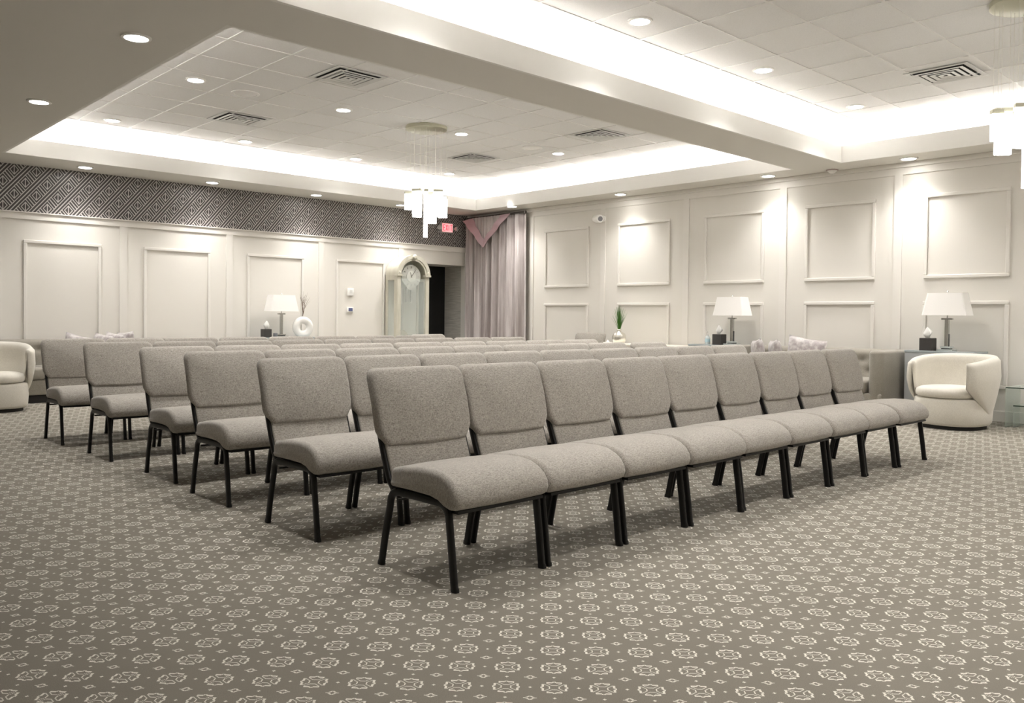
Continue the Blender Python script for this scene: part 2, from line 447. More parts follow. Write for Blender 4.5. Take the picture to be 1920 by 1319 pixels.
# ---- wall B
bm = BM()
PB = (10.62, 8.955, 7.33, 5.755, 4.228, 2.66, 1.10, -.46)
for Y in PB: bx(bm, XB - .018, XB, Y, Y + .10, .12, 2.90)
bx(bm, XB - .018, XB, YN, YA, 2.90, 2.985)
struct('trim_4', bm, 'panel')
bm = BM(); bx(bm, XB - .05, XB, YN, YA, 2.985, 3.042, bev=.006)
struct('trim_5', bm, 'panel')
bm = BM()
for y0, y1 in ((9.31, 10.34), (7.67, 8.69), (6.085, 7.06), (4.55, 5.487), (3.045, 3.97), (1.5, 2.45), (-.06, .89)):
    frame_B(bm, y0, y1, 1.63, 2.635); frame_B(bm, y0, y1, .365, 1.36)
struct('trim_6', bm, 'panel')
struct('baseboard_right', box(XB - .02, XB, YN, YA, 0, .117), 'panel')

# ------------------------------------------------------------------ downlights
def downlight_proto():
    t_ = thing('downlight', '', 'downlight')
    bm = lathe(BM(), [(.078, -.012), (.098, -.010), (.102, -.004), (.102, 0), (.078, 0), (.078, -.012)], 32, cap=False)
    obj('trim_ring', bm, 'white', t_, True)
    bm = lathe(BM(), [(.077, -.009), (.077, -.002)], 32)
    obj('lens', bm, 'lens', t_, False)
    return t_
dl0 = downlight_proto(); dl_used = [0]
def downlight(x, y, z, label, group, watts, size=2.05, blend=1.0):
    if not dl_used[0]:
        o = dl0; o.location = (x, y, z); o['label'] = label; o['group'] = group; dl_used[0] = 1
    else: o = dup(dl0, (x, y, z), 0, label, group)
    l = bpy.data.lights.new('downlight_beam', 'SPOT'); l.energy = watts; l.color = LAMP_COL
    l.spot_size = size; l.spot_blend = blend; l.shadow_soft_size = .12
    lo = bpy.data.objects.new('downlight_beam', l); COL.objects.link(lo); lo.parent = o; lo.location = (0, 0, -.03)
cn = ['first', 'second', 'third', 'fourth']
for j, Y in enumerate((11.06, 8.53, 5.98)):
    for i, X in enumerate((3.52, 5.265, 7.05, 8.885)):
        rowname = ('row nearest the wallpapered wall', 'middle row beside the chandelier', 'row beside the ceiling beam')[j]
        downlight(X, Y, TIL, 'lit round downlight in left tray, %s from left in the %s' % (cn[i], rowname), 'downlights in the left ceiling tray', DOWN_W)
for j, Y in enumerate((4.27, 1.67, -.9)):
    for i, X in enumerate((3.5, 5.38, 7.27, 9.24)):
        if j == 1 and i == 2: continue
        rowname = ('row along the beam', 'middle row', 'row farthest from the beam')[j]
        downlight(X, Y, TIL, 'lit round downlight in right tray, %s from left in the %s' % (cn[i], rowname), 'downlights in the right ceiling tray', DOWN_W)
for i, Y in enumerate((11.0, 8.55, 6.07, 3.6, 1.1)):  # last two are unseen lamps, added for more light
    nm = ('farthest in the dark left soffit', 'second in the dark left soffit, at left picture edge', 'nearest visible in the dark left soffit', 'unseen, added for light in the left soffit beside the right tray', 'unseen, added for light in the left soffit above the camera')[i]
    downlight(2.087, Y, SOF, 'lit round downlight, %s' % nm, 'downlights in the soffit', SOFFIT_W * .8)
for i, X in enumerate((3.47, 5.19, 6.90, 8.55)):
    downlight(X, 11.97, SOF, 'lit round downlight above the wallpaper, %s from the left' % cn[i], 'downlights in the soffit', SOFFIT_W, 1.75, .75)
for i, (X, Y) in enumerate(((9.98, 10.68), (10.13, 8.38), (10.16, 5.87), (10.19, 4.06), (10.19, 1.6), (10.19, -.8))):
    nm = ('over the curtain', 'over the security camera', 'between curtain and beam end', 'beside the smoke detector, nearest the right edge', 'outside the picture', 'in the far corner')[i]
    downlight(X, Y, SOF, 'lit round downlight in the right wall soffit, %s' % nm, 'downlights in the soffit', SOFFIT_W, 1.75, .75)

# ------------------------------------------------------------------ stacking chairs
def make_chair():
    t_ = thing('stacking_chair', '', 'chair')
    W = .272
    # seat: side profile swept across with rounded sides
    prof = [(.430, .368), (.437, .400), (.434, .436), (.418, .455), (.34, .470), (.24, .481), (.15, .484), (.08, .477),
            (.03, .458), (-.005, .434), (-.028, .402), (-.034, .372), (-.024, .345), (-.002, .332), (.03, .330), (.065, .338), (.10, .356), (.16, .368), (.30, .370)]
    cy, cz = .19, .408
    rings = []
    offs = [(-1, .0), (-1, .35), (-.995, .62), (-.975, .80), (-.94, .92), (-.88, 1.0)]
    R_ = .026
    xs = []
    for i in range(7):
        q = PI / 2 * i / 6; xs.append((-W + R_ * (1 - math.sin(q)), 1, R_ * (1 - math.cos(q))))
    xs = [(-W + R_ * (1 - math.cos(q)), R_ * (1 - math.sin(q))) for q in [PI / 2 * i / 6 for i in range(7)]]
    mids = [(-.16, -.002), (-.05, -.004), (.05, -.004), (.16, -.002)]
    seq = xs + mids + [(-a, b) for a, b in reversed(xs)]
    def inset(ins):
        out = []
        n = len(prof)
        for i, (py, pz) in enumerate(prof):
            a = prof[i - 1]; b = prof[(i + 1) % n]
            dy, dz = b[0] - a[0], b[1] - a[1]; L = math.hypot(dy, dz)
            ny, nz = -dz / L, dy / L      # inward for this winding
            if (cy - py) * ny + (cz - pz) * nz < 0: ny, nz = -ny, -nz
            if abs(py - .05) < .09 and pz < .36: pass
            out.append((py + ny * ins, pz + nz * ins))
        return out
    for x, ins in seq: rings.append([(x, p[0], p[1]) for p in inset(ins)])
    obj('seat', loft(BM(), rings), 'fabric', t_, 'all')
    # upper back pad, tapered in at its lower corners, leaning back
    out = []
    hw = .272
    def cor(cx, cz, r, a):
        for i in range(6):
            q = math.radians(a + 90 * i / 5); out.append((cx + r * math.cos(q), cz + r * math.sin(q)))
    cor(hw - .05, .883 - .05, .05, 0); cor(-hw + .05, .883 - .05, .05, 90)
    out += [(-hw, .72), (-hw + .001, .63), (-hw + .004, .597), (-hw + .014, .575), (-hw + .034, .545), (-hw + .050, .535), (0, .531), (hw - .050, .535), (hw - .034, .545), (hw - .014, .575), (hw - .004, .597), (hw - .001, .63), (hw, .72)]
    def lean(p):
        x, y, z = p
        return (x, y + .515 + (z - .53) * .235 + .02 * ((z - .7) / .17) ** 2 * (1 if z > .7 else .2) + .006 * (x / .27) ** 2, z)
    obj('back_pad', pad(out, .064, .022, .014, lean), 'fabric', t_, 'all')
    # lower back panel, thinner, set back
    pan = roundrect(.236, .085, .006, 3)
    pan = [(a, b + .465) for a, b in pan]
    def lean2(p):
        x, y, z = p; return (x, y + .475 + (z - .39) * .36, z)
    obj('lumbar_panel', pad(pan, .034, .010, .004, lean2), 'fabric', t_, 'all')
    # seat pan under the cushion
    bm = BM(); bx(bm, -.25, .25, .02, .42, .352, .366); bx(bm, -.245, .245, -.012, .03, .318, .331)
    obj('seat_pan', bm, 'black_metal', t_)
    # legs and rails
    for s in (-1, 1):
        X = s * .253
        f = [(X, -.004, 0), (X, -.003, .012), (X, 0, .02), (X, .018, .16), (X, .036, .285)] + [(X, a, b) for a, b in arc((.098, .288), .062, 176, 96, 6)]
        obj('leg', sweep(BM(), f, .024, .036, 12, scales=[1.12, 1.12, 1] + [1] * 9), 'black_metal', t_, 50)
        b_ = [(X, .520, 0), (X, .518, .012), (X, .515, .02), (X, .49, .14), (X, .452, .285)] + [(X, a, b) for a, b in arc((.395, .292), .056, 8, 88, 6)]
        obj('leg', sweep(BM(), b_, .024, .036, 12, scales=[1.12, 1.12, 1] + [1] * 9), 'black_metal', t_, 50)
        obj('side_rail', sweep(BM(), [(X, .085, .350), (X, .2, .350), (X, .3, .349), (X, .405, .348)], .024, .032, 12), 'black_metal', t_, 50)
        pst = [(s * .240, .440, .345), (s * .241, .478, .385), (s * .241, .518, .48), (s * .241, .548, .56), (s * .241, .572, .64), (s * .244, .594, .72)]
        obj('back_post', sweep(BM(), pst, .022, .030, 12), 'black_metal', t_, 50)
    obj('stretcher', sweep(BM(), [(-.25, .40, .312), (0, .40, .312), (.25, .40, .312)], .012, .014, 8, up=Vector((0, 0, 1))), 'black_metal', t_, 50)
    return t_
chair0 = make_chair(); used = [0]
def put_chair(x, y, rz, label, group=None):
    if not used[0]:
        used[0] = 1; o = chair0; o.location = (x, y, 0); o.rotation_euler = (0, 0, rz); o['label'] = label
        if group: o['group'] = group
        return o
    o = dup(chair0, (x, y, 0), rz, label, group)
    if not group and 'group' in o: del o['group']
    return o
ordn = ['first', 'second', 'third', 'fourth', 'fifth', 'sixth', 'seventh', 'eighth', 'ninth']
rows = [(2.165, 2.644, .0028), (2.138, 3.683, .0028), (2.134, 4.675, .0028), (2.165, 5.555, .0028), (2.118, 6.672, .0028), (2.07, 7.746, -.004)]
rown = ['front row', 'second row', 'third row', 'fourth row', 'fifth row', 'sixth and rearmost row']
PIT = .55
for k, (x, y, a) in enumerate(rows):
    pit = PIT if k < 5 else .548
    for i in range(9):
        cx = x + .253 + pit * i * math.cos(a) - (.0 if k else .0); cyy = y + (.253 + pit * i) * math.sin(a)
        rz = a
        jx, jy, jr = random.uniform(-.001, .001), random.uniform(-.008, .008), random.uniform(-.003, .003)
        if i == 0: jx = jr = 0
        if k == 2 and i == 8: jx, jy = .02, -.06
        if k == 5 and i == 8: jy += .42
        put_chair(cx + jx, cyy + jy, rz + jr, 'grey fabric stacking chair with black legs, %s from left, %s' % (ordn[i], rown[k]), 'stacking chairs in the rows')
put_chair(9.44, 8.76, -1.38, 'lone grey chair behind the rows, beside the silver vase with grass')

# ------------------------------------------------------------------ cream swivel armchairs
def tub_chair(name, loc, rz, label):
    t_ = thing(name, label, 'armchair', loc, rz, 'cream swivel armchairs')
    rings = []
    def sup(rx, ry, z, n=40, p=2.6, cy=0):
        out = []
        for i in range(n):
            q = 2 * PI * i / n; c, s = math.cos(q), math.sin(q)
            out.append((rx * math.copysign(abs(c) ** (2 / p), c), cy + ry * math.copysign(abs(s) ** (2 / p), s), z))
        return out
    rings = [sup(.26, .26, .035), sup(.325, .335, .04), sup(.345, .355, .07), sup(.352, .362, .18), sup(.345, .358, .28), sup(.335, .35, .315), sup(.30, .32, .325)]
    obj('base', loft(BM(), rings), 'cream', t_, 'all')
    obj('plinth', loft(BM(), [sup(.30, .31, 0), sup(.30, .31, .038)]), 'plinth', t_, True)
    cy = -.03
    rings = [sup(.20, .22, .325, cy=cy), sup(.285, .325, .328, cy=cy), sup(.305, .345, .345, cy=cy), sup(.310, .350, .38, cy=cy), sup(.300, .342, .412, cy=cy), sup(.26, .30, .432, cy=cy), sup(.14, .18, .44, cy=cy), sup(.02, .03, .442, cy=cy)]
    obj('seat_cushion', loft(BM(), rings), 'cream', t_, 'all')
    # wrap-round shell, arms sweeping forward as they rise
    NA, NZ = 44, 16
    def shell(u, v, side):      # u -1..1 round, v 0..1 up, side 0 outer 1 inner
        th_max = math.radians(72 + 62 * min(1, (v / .55)) ** .8)
        th = u * th_max
        top = .775 - .085 * abs(u) ** 2.2
        z = .10 + (top - .10) * v
        rr_ = .335 + .075 * min(1, v * 1.5) + .012 * math.sin(PI * v)
        if side: rr_ -= .085 + .0 * v
        p = 2.5
        s_, c_ = math.sin(th), math.cos(th)
        k = (abs(s_) ** p + abs(c_) ** p) ** (-1 / p)
        # rounding of the rim and of the arm ends
        return Vector((rr_ * k * s_, rr_ * k * c_ * 1.02, z))
    bm = BM(); grid = []
    for i in range(NA + 1):
        u = -1 + 2 * i / NA; loop = []
        eu = max(0, (abs(u) - .93) / .07)
        for j in range(NZ + 1): loop.append((shell(u, j / NZ, 0), shell(u, j / NZ, 1)))
        ring = []
        for j in range(NZ + 1):
            o_, i_ = loop[j]; v = j / NZ
            e = max(eu, max(0, (v - .93) / .07), max(0, (.05 - v) / .05))
            s = .5 * (1 - math.sqrt(max(0, 1 - min(1, e) ** 2 * .92)))
            ring.append((o_.lerp(i_, s), i_.lerp(o_, s)))
        full = [a for a, b in ring] + [b for a, b in reversed(ring)]
        grid.append(full)
    loft(bm, grid)
    obj('shell', bm, 'cream', t_, 'all')
    return t_
tub_chair('swivel_armchair', (9.52, 3.29, 0), math.radians(-99), 'cream swivel tub armchair at the right before the grey side table')
tub_chair('swivel_armchair', (2.19, 10.93, 0), math.radians(0), 'cream swivel tub armchair cut off by the left picture edge')

# ------------------------------------------------------------------ sofas
def sofa(loc, rz, L, label, H=.775, D=.90, tuft=True):
    """front faces local -y, centre origin at floor, length along x"""
    t_ = thing('sofa', label, 'sofa', loc, rz)
    h = L / 2
    obj('plinth', box(-h + .06, h - .06, -D / 2 + .08, D / 2 - .03, 0, .10), 'plinth', t_)  # dark block fills the shaded gap under the sofa
    obj('base', box(-h + .01, h - .01, -D / 2 + .03, D / 2, .10, .29, bev=.02, seg=3), 'sofa', t_, True)
    n = 3 if L > 2.3 else 2
    w = (L - .36) / n
    for i in range(n):
        x0 = -h + .18 + w * i
        obj('seat_cushion', box(x0 + .003, x0 + w - .003, -D / 2, D / 2 - .22, .29, .435, bev=.035, seg=4), 'sofa', t_, True)
    # tufted back
    bm = BM(); NX, NZ2 = int(L * 26), 16
    vs = []
    for j in range(NZ2 + 1):
        row = []
        for i in range(NX + 1):
            X = -h + .14 + (L - .28) * i / NX; Z = .40 + (H - .40) * j / NZ2
            d = 0
            if tuft:
                for rowi, zz in enumerate((.50, .64)):
                    off = .11 if rowi else 0
                    kx = round((X - off) / .22) * .22 + off
                    d += .035 * math.exp(-(((X - kx) / .045) ** 2 + ((Z - zz) / .035) ** 2))
            y = D / 2 - .24 + .05 * (Z - .4) / .4 + d + (.06 * max(0, (j - NZ2 + 2) / 2) ** 2)
            row.append(bm.verts.new((X, y, Z)))
        vs.append(row)
    back = []
    for j in range(NZ2 + 1):
        back.append([bm.verts.new((v.co.x, D / 2 - .005 - (.03 if j == NZ2 else 0), v.co.z)) for v in vs[j]])
    for A in (vs, back):
        for j in range(NZ2):
            for i in range(NX): bm.faces.new((A[j][i], A[j][i + 1], A[j + 1][i + 1], A[j + 1][i]))
    for i in range(NX):
        bm.faces.new((vs[-1][i], vs[-1][i + 1], back[-1][i + 1], back[-1][i])); bm.faces.new((vs[0][i + 1], vs[0][i], back[0][i], back[0][i + 1]))
    for j in range(NZ2):
        bm.faces.new((vs[j][0], vs[j + 1][0], back[j + 1][0], back[j][0])); bm.faces.new((vs[j + 1][-1], vs[j][-1], back[j][-1], back[j + 1][-1]))
    obj('backrest', bm, 'sofa', t_, 'all')
    for s in (-1, 1):
        # arm: plan outline curving into the back
        pts = []
        yb, yf, xo, xi = D / 2, -D / 2 + .02, h, h - .17
        for i in range(9):
            q = PI / 2 * i / 8; pts.append((xo - .20 + .20 * math.cos(q), yb - .20 + .20 * math.sin(q)))
        pts += [(xi - .06, yb), (xi, yb - .2)]
        for i in range(7):
            q = PI + PI * i / 6; pts.append(((xo + xi) / 2 + .085 * math.cos(q), yf + .085 + .085 * math.sin(q)))
        rings = []
        for z, ins in ((.10, .012), (.13, 0), (H - .03, 0), (H - .01, .006), (H, .022)):
            cx, cy2 = (xo + xi) / 2, 0
            rings.append([(s * (p[0] + (cx - p[0]) * ins / .085), p[1] * (1 - ins / .45), z) for p in pts])
        obj('arm', loft(BM(), rings), 'sofa', t_, 50)
    return t_
def pillow(loc, rot, label, s=.42, group=None):
    bm = BM(); N = 14; g = {}
    for side in (1, -1):
        for i in range(N + 1):
            for j in range(N + 1):
                u, v = -1 + 2 * i / N, -1 + 2 * j / N
                edge = (1 - u ** 4) * (1 - v ** 4)
                if edge < 1e-6 and side == -1: g[(side, i, j)] = g[(1, i, j)]; continue
                k = 1 - .07 * (1 - abs(u * v)) * (max(abs(u), abs(v)) ** 2)
                y = side * .064 * edge ** .55
                g[(side, i, j)] = bm.verts.new((u * s / 2 * k, y, v * s / 2 * k))
    for side in (1, -1):
        for i in range(N):
            for j in range(N):
                f = [g[(side, i, j)], g[(side, i + 1, j)], g[(side, i + 1, j + 1)], g[(side, i, j + 1)]]
                try: bm.faces.new(f)
                except ValueError: pass
    o = obj('throw_pillow', bm, 'pillow', None, 'all', loc); o.rotation_euler = rot
    return tag(o, label, 'pillow', group)
sofa((9.93, 5.12, 0), -PI / 2, 2.16, 'grey tufted sofa against the right wall, behind the front row end')
sofa((3.3, 11.90, 0), 0, 2.9, 'grey tufted sofa along the wallpapered wall at the left', H=.765)
pillow((9.86, 5.80, .65), (math.radians(-6), math.radians(6), math.radians(44)), 'silver mauve throw pillow on the right sofa, leftmost of three', .42, 'pillows on the right sofa')
pillow((9.86, 5.55, .65), (math.radians(-6), math.radians(4), math.radians(42)), 'silver mauve throw pillow on the right sofa, middle of three', .42, 'pillows on the right sofa')
pillow((9.90, 5.17, .67), (math.radians(-10), math.radians(10), math.radians(-62)), 'silver mauve throw pillow on the right sofa, rightmost of three', .46, 'pillows on the right sofa')
for i, (x, rz, ry, z) in enumerate(((3.37, 6, 14, .625), (3.66, -74, 6, .635), (3.80, -76, 5, .65), (3.94, -78, -4, .665))):
    pillow((x, 11.895, z), (math.radians(-6), math.radians(ry), math.radians(rz)), 'mauve throw pillow on the left sofa, %s from the left' % cn[i], .40, 'pillows on the left sofa')

# ------------------------------------------------------------------ side tables and what stands on them
def pedestal(loc, sx, sy, h, label, rz=0):
    t_ = thing('side_table', label, 'table', loc, rz)
    obj('body', box(-sx / 2, sx / 2, -sy / 2, sy / 2, 0, h - .025, bev=.003, seg=1), 'table', t_)
    obj('glass_top', box(-sx / 2 - .004, sx / 2 + .004, -sy / 2 - .004, sy / 2 + .004, h - .025, h, bev=.003, seg=1), mat('blue_grey_glass_top', (.36, .40, .41), rough=.08), t_)
    return t_
pedestal((10.20, 3.61, 0), .44, .74, .785, 'grey lacquered side table behind the cream armchair at the right')
pedestal((10.16, 6.60, 0), .48, .68, .765, 'grey lacquered side table between the right sofa and the rows')
pedestal((6.40, 12.10, 0), 1.05, .44, .765, 'grey side table on the wallpapered wall under the ring vase')
def table_lamp(loc, rz, label, kind, sc=1.0):
    t_ = thing('table_lamp', label, 'lamp', loc, rz, 'table lamps with white shades')
    bm = BM(); bx(bm, -.085 * sc, .085 * sc, -.085 * sc, .085 * sc, 0, .018, bev=.002, seg=1); bx(bm, -.055 * sc, .055 * sc, -.055 * sc, .055 * sc, .030, .05, bev=.002, seg=1)
    obj('base', bm, 'crystal' if kind else 'steel', t_)
    obj('base_block', box(-.045, .045, -.045, .045, .018, .030), 'darkglass', t_)
    obj('column', box(-.021, .021, -.021, .021, .05, .36, bev=.003, seg=1), 'steel', t_)
    if kind: obj('dark_collar', box(-.023, .010, -.023, .010, .05, .19), 'darkglass', t_)
    bm = BM(); bx(bm, -.06, .06, -.022, .022, .355, .375, bev=.003, seg=1)
    obj('crossbar', bm, 'steel', t_)
    obj('stem', sweep(BM(), [(0, 0, .37), (0, 0, .55), (0, 0, .665)], .012, .012, 8, power=2), 'steel', t_, True)
    def rect(hx, hy, z): 
        return [(a, b, z) for a, b in roundrect(hx, hy, .02, 3)]
    rings = [rect(.240, .130, .405), rect(.192, .10, .660)]
    bm = loft(BM(), rings, cap=False)
    loft(bm, [rect(.236, .126, .407), rect(.188, .096, .658)], cap=False)
    loft(bm, [rings[0], rect(.236, .126, .407)], cap=False); loft(bm, [rings[1], rect(.188, .096, .658)], cap=False)
    sh = obj('lamp_shade', bm, 'linen', t_, 50)
    obj('diffuser', loft(BM(), [rect(.186, .095, .64), rect(.186, .095, .645)]), 'linen', t_)
    fin = lathe(BM(), [(0.0001, .660), (.008, .664), (.012, .674), (.008, .684), (.0001, .690)], 12); obj('finial', fin, 'steel', t_, True)
    return t_
table_lamp((10.20, 3.60, .785), PI / 2, 'table lamp with white shade beside tissue box, above the cream armchair', 1)
table_lamp((10.15, 6.38, .765), PI / 2, 'table lamp with white shade between plant and grey sofa, beside sanitizer bottle', 1)
table_lamp((6.37, 12.10, .765), 0, 'table lamp with white shade on the far left, beside the ring vase', 0)
def tissue_box(loc, rz, label, s=.14):
    t_ = thing('tissue_box', label, 'tissue box', loc, rz, 'charcoal tissue boxes')
    obj('box', box(-s / 2, s / 2, -s / 2, s / 2, 0, s * 1.02, bev=.003, seg=1), 'darkbox', t_)
    rings = []
    for z, r, c in ((.0, .018, 0), (.03, .035, .004), (.055, .046, -.006), (.08, .036, -.004), (.105, .020, .006), (.125, .006, .008)):
        rings.append([((r * (1 + .28 * math.sin(3 * q + z * 30))) * math.cos(q) + c, .55 * r * (1 + .25 * math.cos(2 * q)) * math.sin(q), s * 1.02 + z) for q in [2 * PI * i / 20 for i in range(20)]])
    obj('tissue', loft(BM(), rings), 'tissue', t_, 'all')
    return t_
tissue_box((10.10, 3.77, .785), PI / 2, 'charcoal tissue box left of the lamp, above the cream armchair')
tissue_box((10.10, 6.55, .765), PI / 2, 'charcoal tissue box between the lamp and the sanitizer bottle')
tissue_box((6.09, 12.05, .765), 0, 'charcoal tissue box beside the small grey cup, far left lamp', .125)
bm = lathe(BM(), [(.0001, 0), (.030, 0), (.033, .01), (.033, .062), (.029, .066), (.029, .02), (.0001, .02)], 24)
tag(obj('grey_cup', bm, 'greycup', None, True, (6.235, 12.03, .765)), 'small grey cup between tissue box and far left lamp', 'cup')
t_ = thing('sanitizer_bottle', 'clear pump bottle of hand sanitizer left of the tissue box', 'bottle', (10.10, 6.74, .765))
obj('bottle', lathe(BM(), [(.0001, 0), (.032, 0), (.036, .01), (.036, .085), (.028, .105), (.013, .115), (.013, .125)], 24), 'sanitizer', t_, True)
bm = lathe(BM(), [(.015, .120), (.015, .140), (.006, .142), (.006, .168), (.0001, .168)], 16); bx(bm, -.035, .008, -.008, .008, .165, .178, bev=.003, seg=1)
obj('pump', bm, 'white', t_, True)
obj('label_band', lathe(BM(), [(.0368, .03), (.0368, .075)], 24, a0=0, a1=2 * PI - .0001), mat('blue_label', (.55, .74, .78), rough=.5), t_, True)
# ring vase with twigs
t_ = thing('ring_vase', 'white ring-shaped vase with a round hole, holding brown twigs', 'vase', (6.70, 12.02, .765), math.radians(-8))
bm = BM(); rings = []
for i in range(48):
    q = 2 * PI * i / 48; ring = []
    for k in range(14):
        w = 2 * PI * k / 14; rad = .1125 + .058 * math.cos(w); dep = .042 * math.sin(w)
        ring.append((rad * math.cos(q), dep, .155 + max(-.155, rad * math.sin(q) * 1.0)))
    rings.append(ring)
rings.append(rings[0]); loft(bm, rings, cap=False); bmesh.ops.remove_doubles(bm, verts=bm.verts, dist=1e-5)
obj('ring_body', bm, 'ceramic', t_, 'all')
obj('neck', lathe(BM(), [(.022, .310), (.020, .330), (.017, .331), (.017, .31)], 16), 'ceramic', t_, True)
tw = thing('twig_bundle', 'thin brown twigs standing in the white ring vase', 'twigs', (6.70, 12.02, .765))
random.seed(3)
for i in range(11):
    a = random.uniform(-.16, .26); b = random.uniform(-.12, .12); hgt = random.uniform(.55, .74)
    pth = [(-.03 * .2, 0, .315)]
    for k in range(1, 6):
        f = k / 5; pth.append((.0 + a * f * f * .45 + random.uniform(-.006, .006), b * f * f * .5, .315 + (hgt - .30) * f))
    bm = sweep(BM(), pth, .005, .005, 6, power=2, scales=[1.2, 1, .9, .7, .5, .3])
    q = pth[3]; sweep(bm, [q, (q[0] + random.choice((-1, 1)) * .02, q[1], q[2] + .05), (q[0] + random.choice((-1, 1)) * .035, q[1], q[2] + .11)], .003, .003, 5, power=2)
    obj('twig', bm, 'twig', tw, True)
# silver vase with grass on a beige console
t_ = thing('console_table', 'beige console table by the right wall under the silver vase', 'table', (10.13, 8.10, 0))
obj('top', box(-.28, .28, -1.05, .40, .690, .725, bev=.004, seg=1), 'beige_table', t_)
for sx, sy in ((-.24, -1.0), (.24, -1.0), (-.24, .35), (.24, .35)):
    obj('leg', box(sx - .025, sx + .025, sy - .025, sy + .025, 0, .690), 'beige_table', t_)
VX, VY = 10.02, 8.28
t_ = thing('silver_vase', 'mottled silver mercury-glass vase holding green grass', 'vase', (VX, VY, .725))
obj('vase_body', lathe(BM(), [(.0001, 0), (.07, 0), (.095, .03), (.108, .08), (.104, .125), (.085, .16), (.045, .18), (.034, .19), (.034, .205), (.040, .222), (.034, .222), (.028, .205)], 36), 'mercury', t_, 'all')
gr = thing('grass_bunch', 'tuft of artificial green grass standing in the silver vase', 'plant', (VX, VY, .725))
random.seed(11)
bm = BM()
for i in range(90):
    az = random.uniform(0, 2 * PI); sp = random.uniform(0, 1) ** 1.6 * .13; hh = random.uniform(.22, .40) * (1 - sp * 1.1)
    side = Vector((-math.sin(az), math.cos(az), 0)); prev = []
    for k in range(5):
        f = k / 4; r = .012 + sp * (f ** 1.3)
        c = Vector((math.cos(az) * r, math.sin(az) * r, .205 + hh * f)); w = .0045 * (1 - f * .9) + .0005
        prev.append((c - side * w, c + side * w, c + Vector((0, 0, .0)) + Vector((math.cos(az), math.sin(az), 0)) * w * .6))
    loft(bm, [list(p) for p in prev])
o = obj('grass_blades', bm, 'grass', gr); o['kind'] = 'stuff'
# small white folded tissue peak near the vase
t_ = thing('tissue_box', 'low white tissue box peeking out between lone chair and silver vase', 'tissue box', (9.93, 8.43, .725))
obj('box', box(-.05, .05, -.05, .05, 0, .02, bev=.002, seg=1), 'white', t_)
obj('tissue', loft(BM(), [[(r * math.cos(2 * PI * i / 12), r * math.sin(2 * PI * i / 12) * .6, z) for i in range(12)] for z, r in ((.02, .032), (.035, .022), (.05, .010), (.056, .002))]), 'tissue', t_, True)
# nesting glass tables at the right edge
def glass_table(loc, sx, sy, h, label):
    t_ = thing('glass_table', label, 'glass table', loc, 0, 'nesting glass tables')
    obj('top', box(-sx / 2, sx / 2, -sy / 2, sy / 2, h - .012, h), 'glass_edge', t_)
    for s in (-1, 1):
        obj('side_panel', box(-sx / 2, sx / 2, s * (sy / 2 - .006) - .006, s * (sy / 2 - .006) + .006, 0, h - .012), 'glass_edge', t_)
    obj('dark_rim', box(-sx / 2 - .002, -sx / 2, -sy / 2, sy / 2, h - .012, h), 'glass_rim', t_)
    return t_
glass_table((10.17, 2.66, 0), .46, .50, .43, 'clear green glass table at the right edge, taller of the nested pair')
glass_table((10.15, 2.64, 0), .38, .40, .24, 'clear green glass table nested under the taller one at right edge')

# ------------------------------------------------------------------ longcase clock
t_ = thing('longcase_clock', 'antique white arched longcase clock with glass doors beside the dark doorway', 'clock', (8.855, 12.0, 0))
CW, CD, CZ, CR = .345, .36, 1.83, .345      # half width, depth, spring line, arch radius
bm = BM()
for x in (-CW, CW - .075): bx(bm, x, x + .075, 0, .06, .34, CZ)            # front stiles
for x in (-CW, CW - .03): bx(bm, x, x + .03, CD - .06, CD, .34, CZ)         # rear side stiles
for x in (-CW, CW - .02):
    bx(bm, x, x + .02, .06, .10, .34, CZ); bx(bm, x, x + .02, .10, CD - .06, CZ - .09, CZ); bx(bm, x, x + .02, .10, CD - .06, .34, .42)
bx(bm, -CW, CW, 0, CD, .30, .36)
obj('case', bm, 'clockwood', t_)
obj('plinth', box(-CW - .03, CW + .03, -.03, CD, 0, .30, bev=.01), 'clockwood', t_)
obj('case_back', box(-CW + .02, CW - .02, CD - .02, CD - .005, .36, CZ + .1), 'mirror_back', t_)
# arched hood: outer barrel, front arch ring
def archring(bm, ro, ri, y0, y1, n=28, cz=CZ):
    rings = []
    for i in range(n + 1):
        q = PI * i / n; c, s = math.cos(q), math.sin(q)
        rings.append([(ro * c, y0, cz + ro * s), (ro * c, y1, cz + ro * s), (ri * c, y1, cz + ri * s), (ri * c, y0, cz + ri * s)])
    return loft(bm, rings)
obj('hood', archring(BM(), CR, CR - .02, .03, CD), 'clockwood', t_, 50)
obj('hood_back', loft(BM(), [[((CR - .02) * math.cos(PI * i / 24), y, CZ + (CR - .02) * math.sin(PI * i / 24)) for i in range(25)] for y in (CD - .02, CD)]), 'mirror_back', t_)
bm = archring(BM(), CR + .015, CR - .05, -.02, .04); archring(bm, CR - .015, CR - .085, -.005, .035)
obj('arch_moulding', bm, 'clockwood', t_, 50)
for s in (-1, 1):
    bm = box(s * (CW - .035) - .055, s * (CW - .035) + .055, -.035, .06, CZ - .02, CZ + .012, bev=.004); obj('capital', bm, 'clockwood', t_)
    b2 = lathe(BM(), [(.0001, 0), (.02, .0), (.024, .02), (.016, .035), (.008, .05), (.0001, .052)], 14); o = obj('rosette', b2, 'clockwood', t_, True); o.location = (s * (CW - .035), -.01, CZ + .03)
b2 = lathe(BM(), [(.0001, 0), (.035, 0), (.045, .02), (.03, .045), (.0001, .05)], 18); o = obj('crest', b2, 'clockwood', t_, True); o.location = (0, -.02, CZ + CR - .02); o.rotation_euler = (PI / 2, 0, 0)
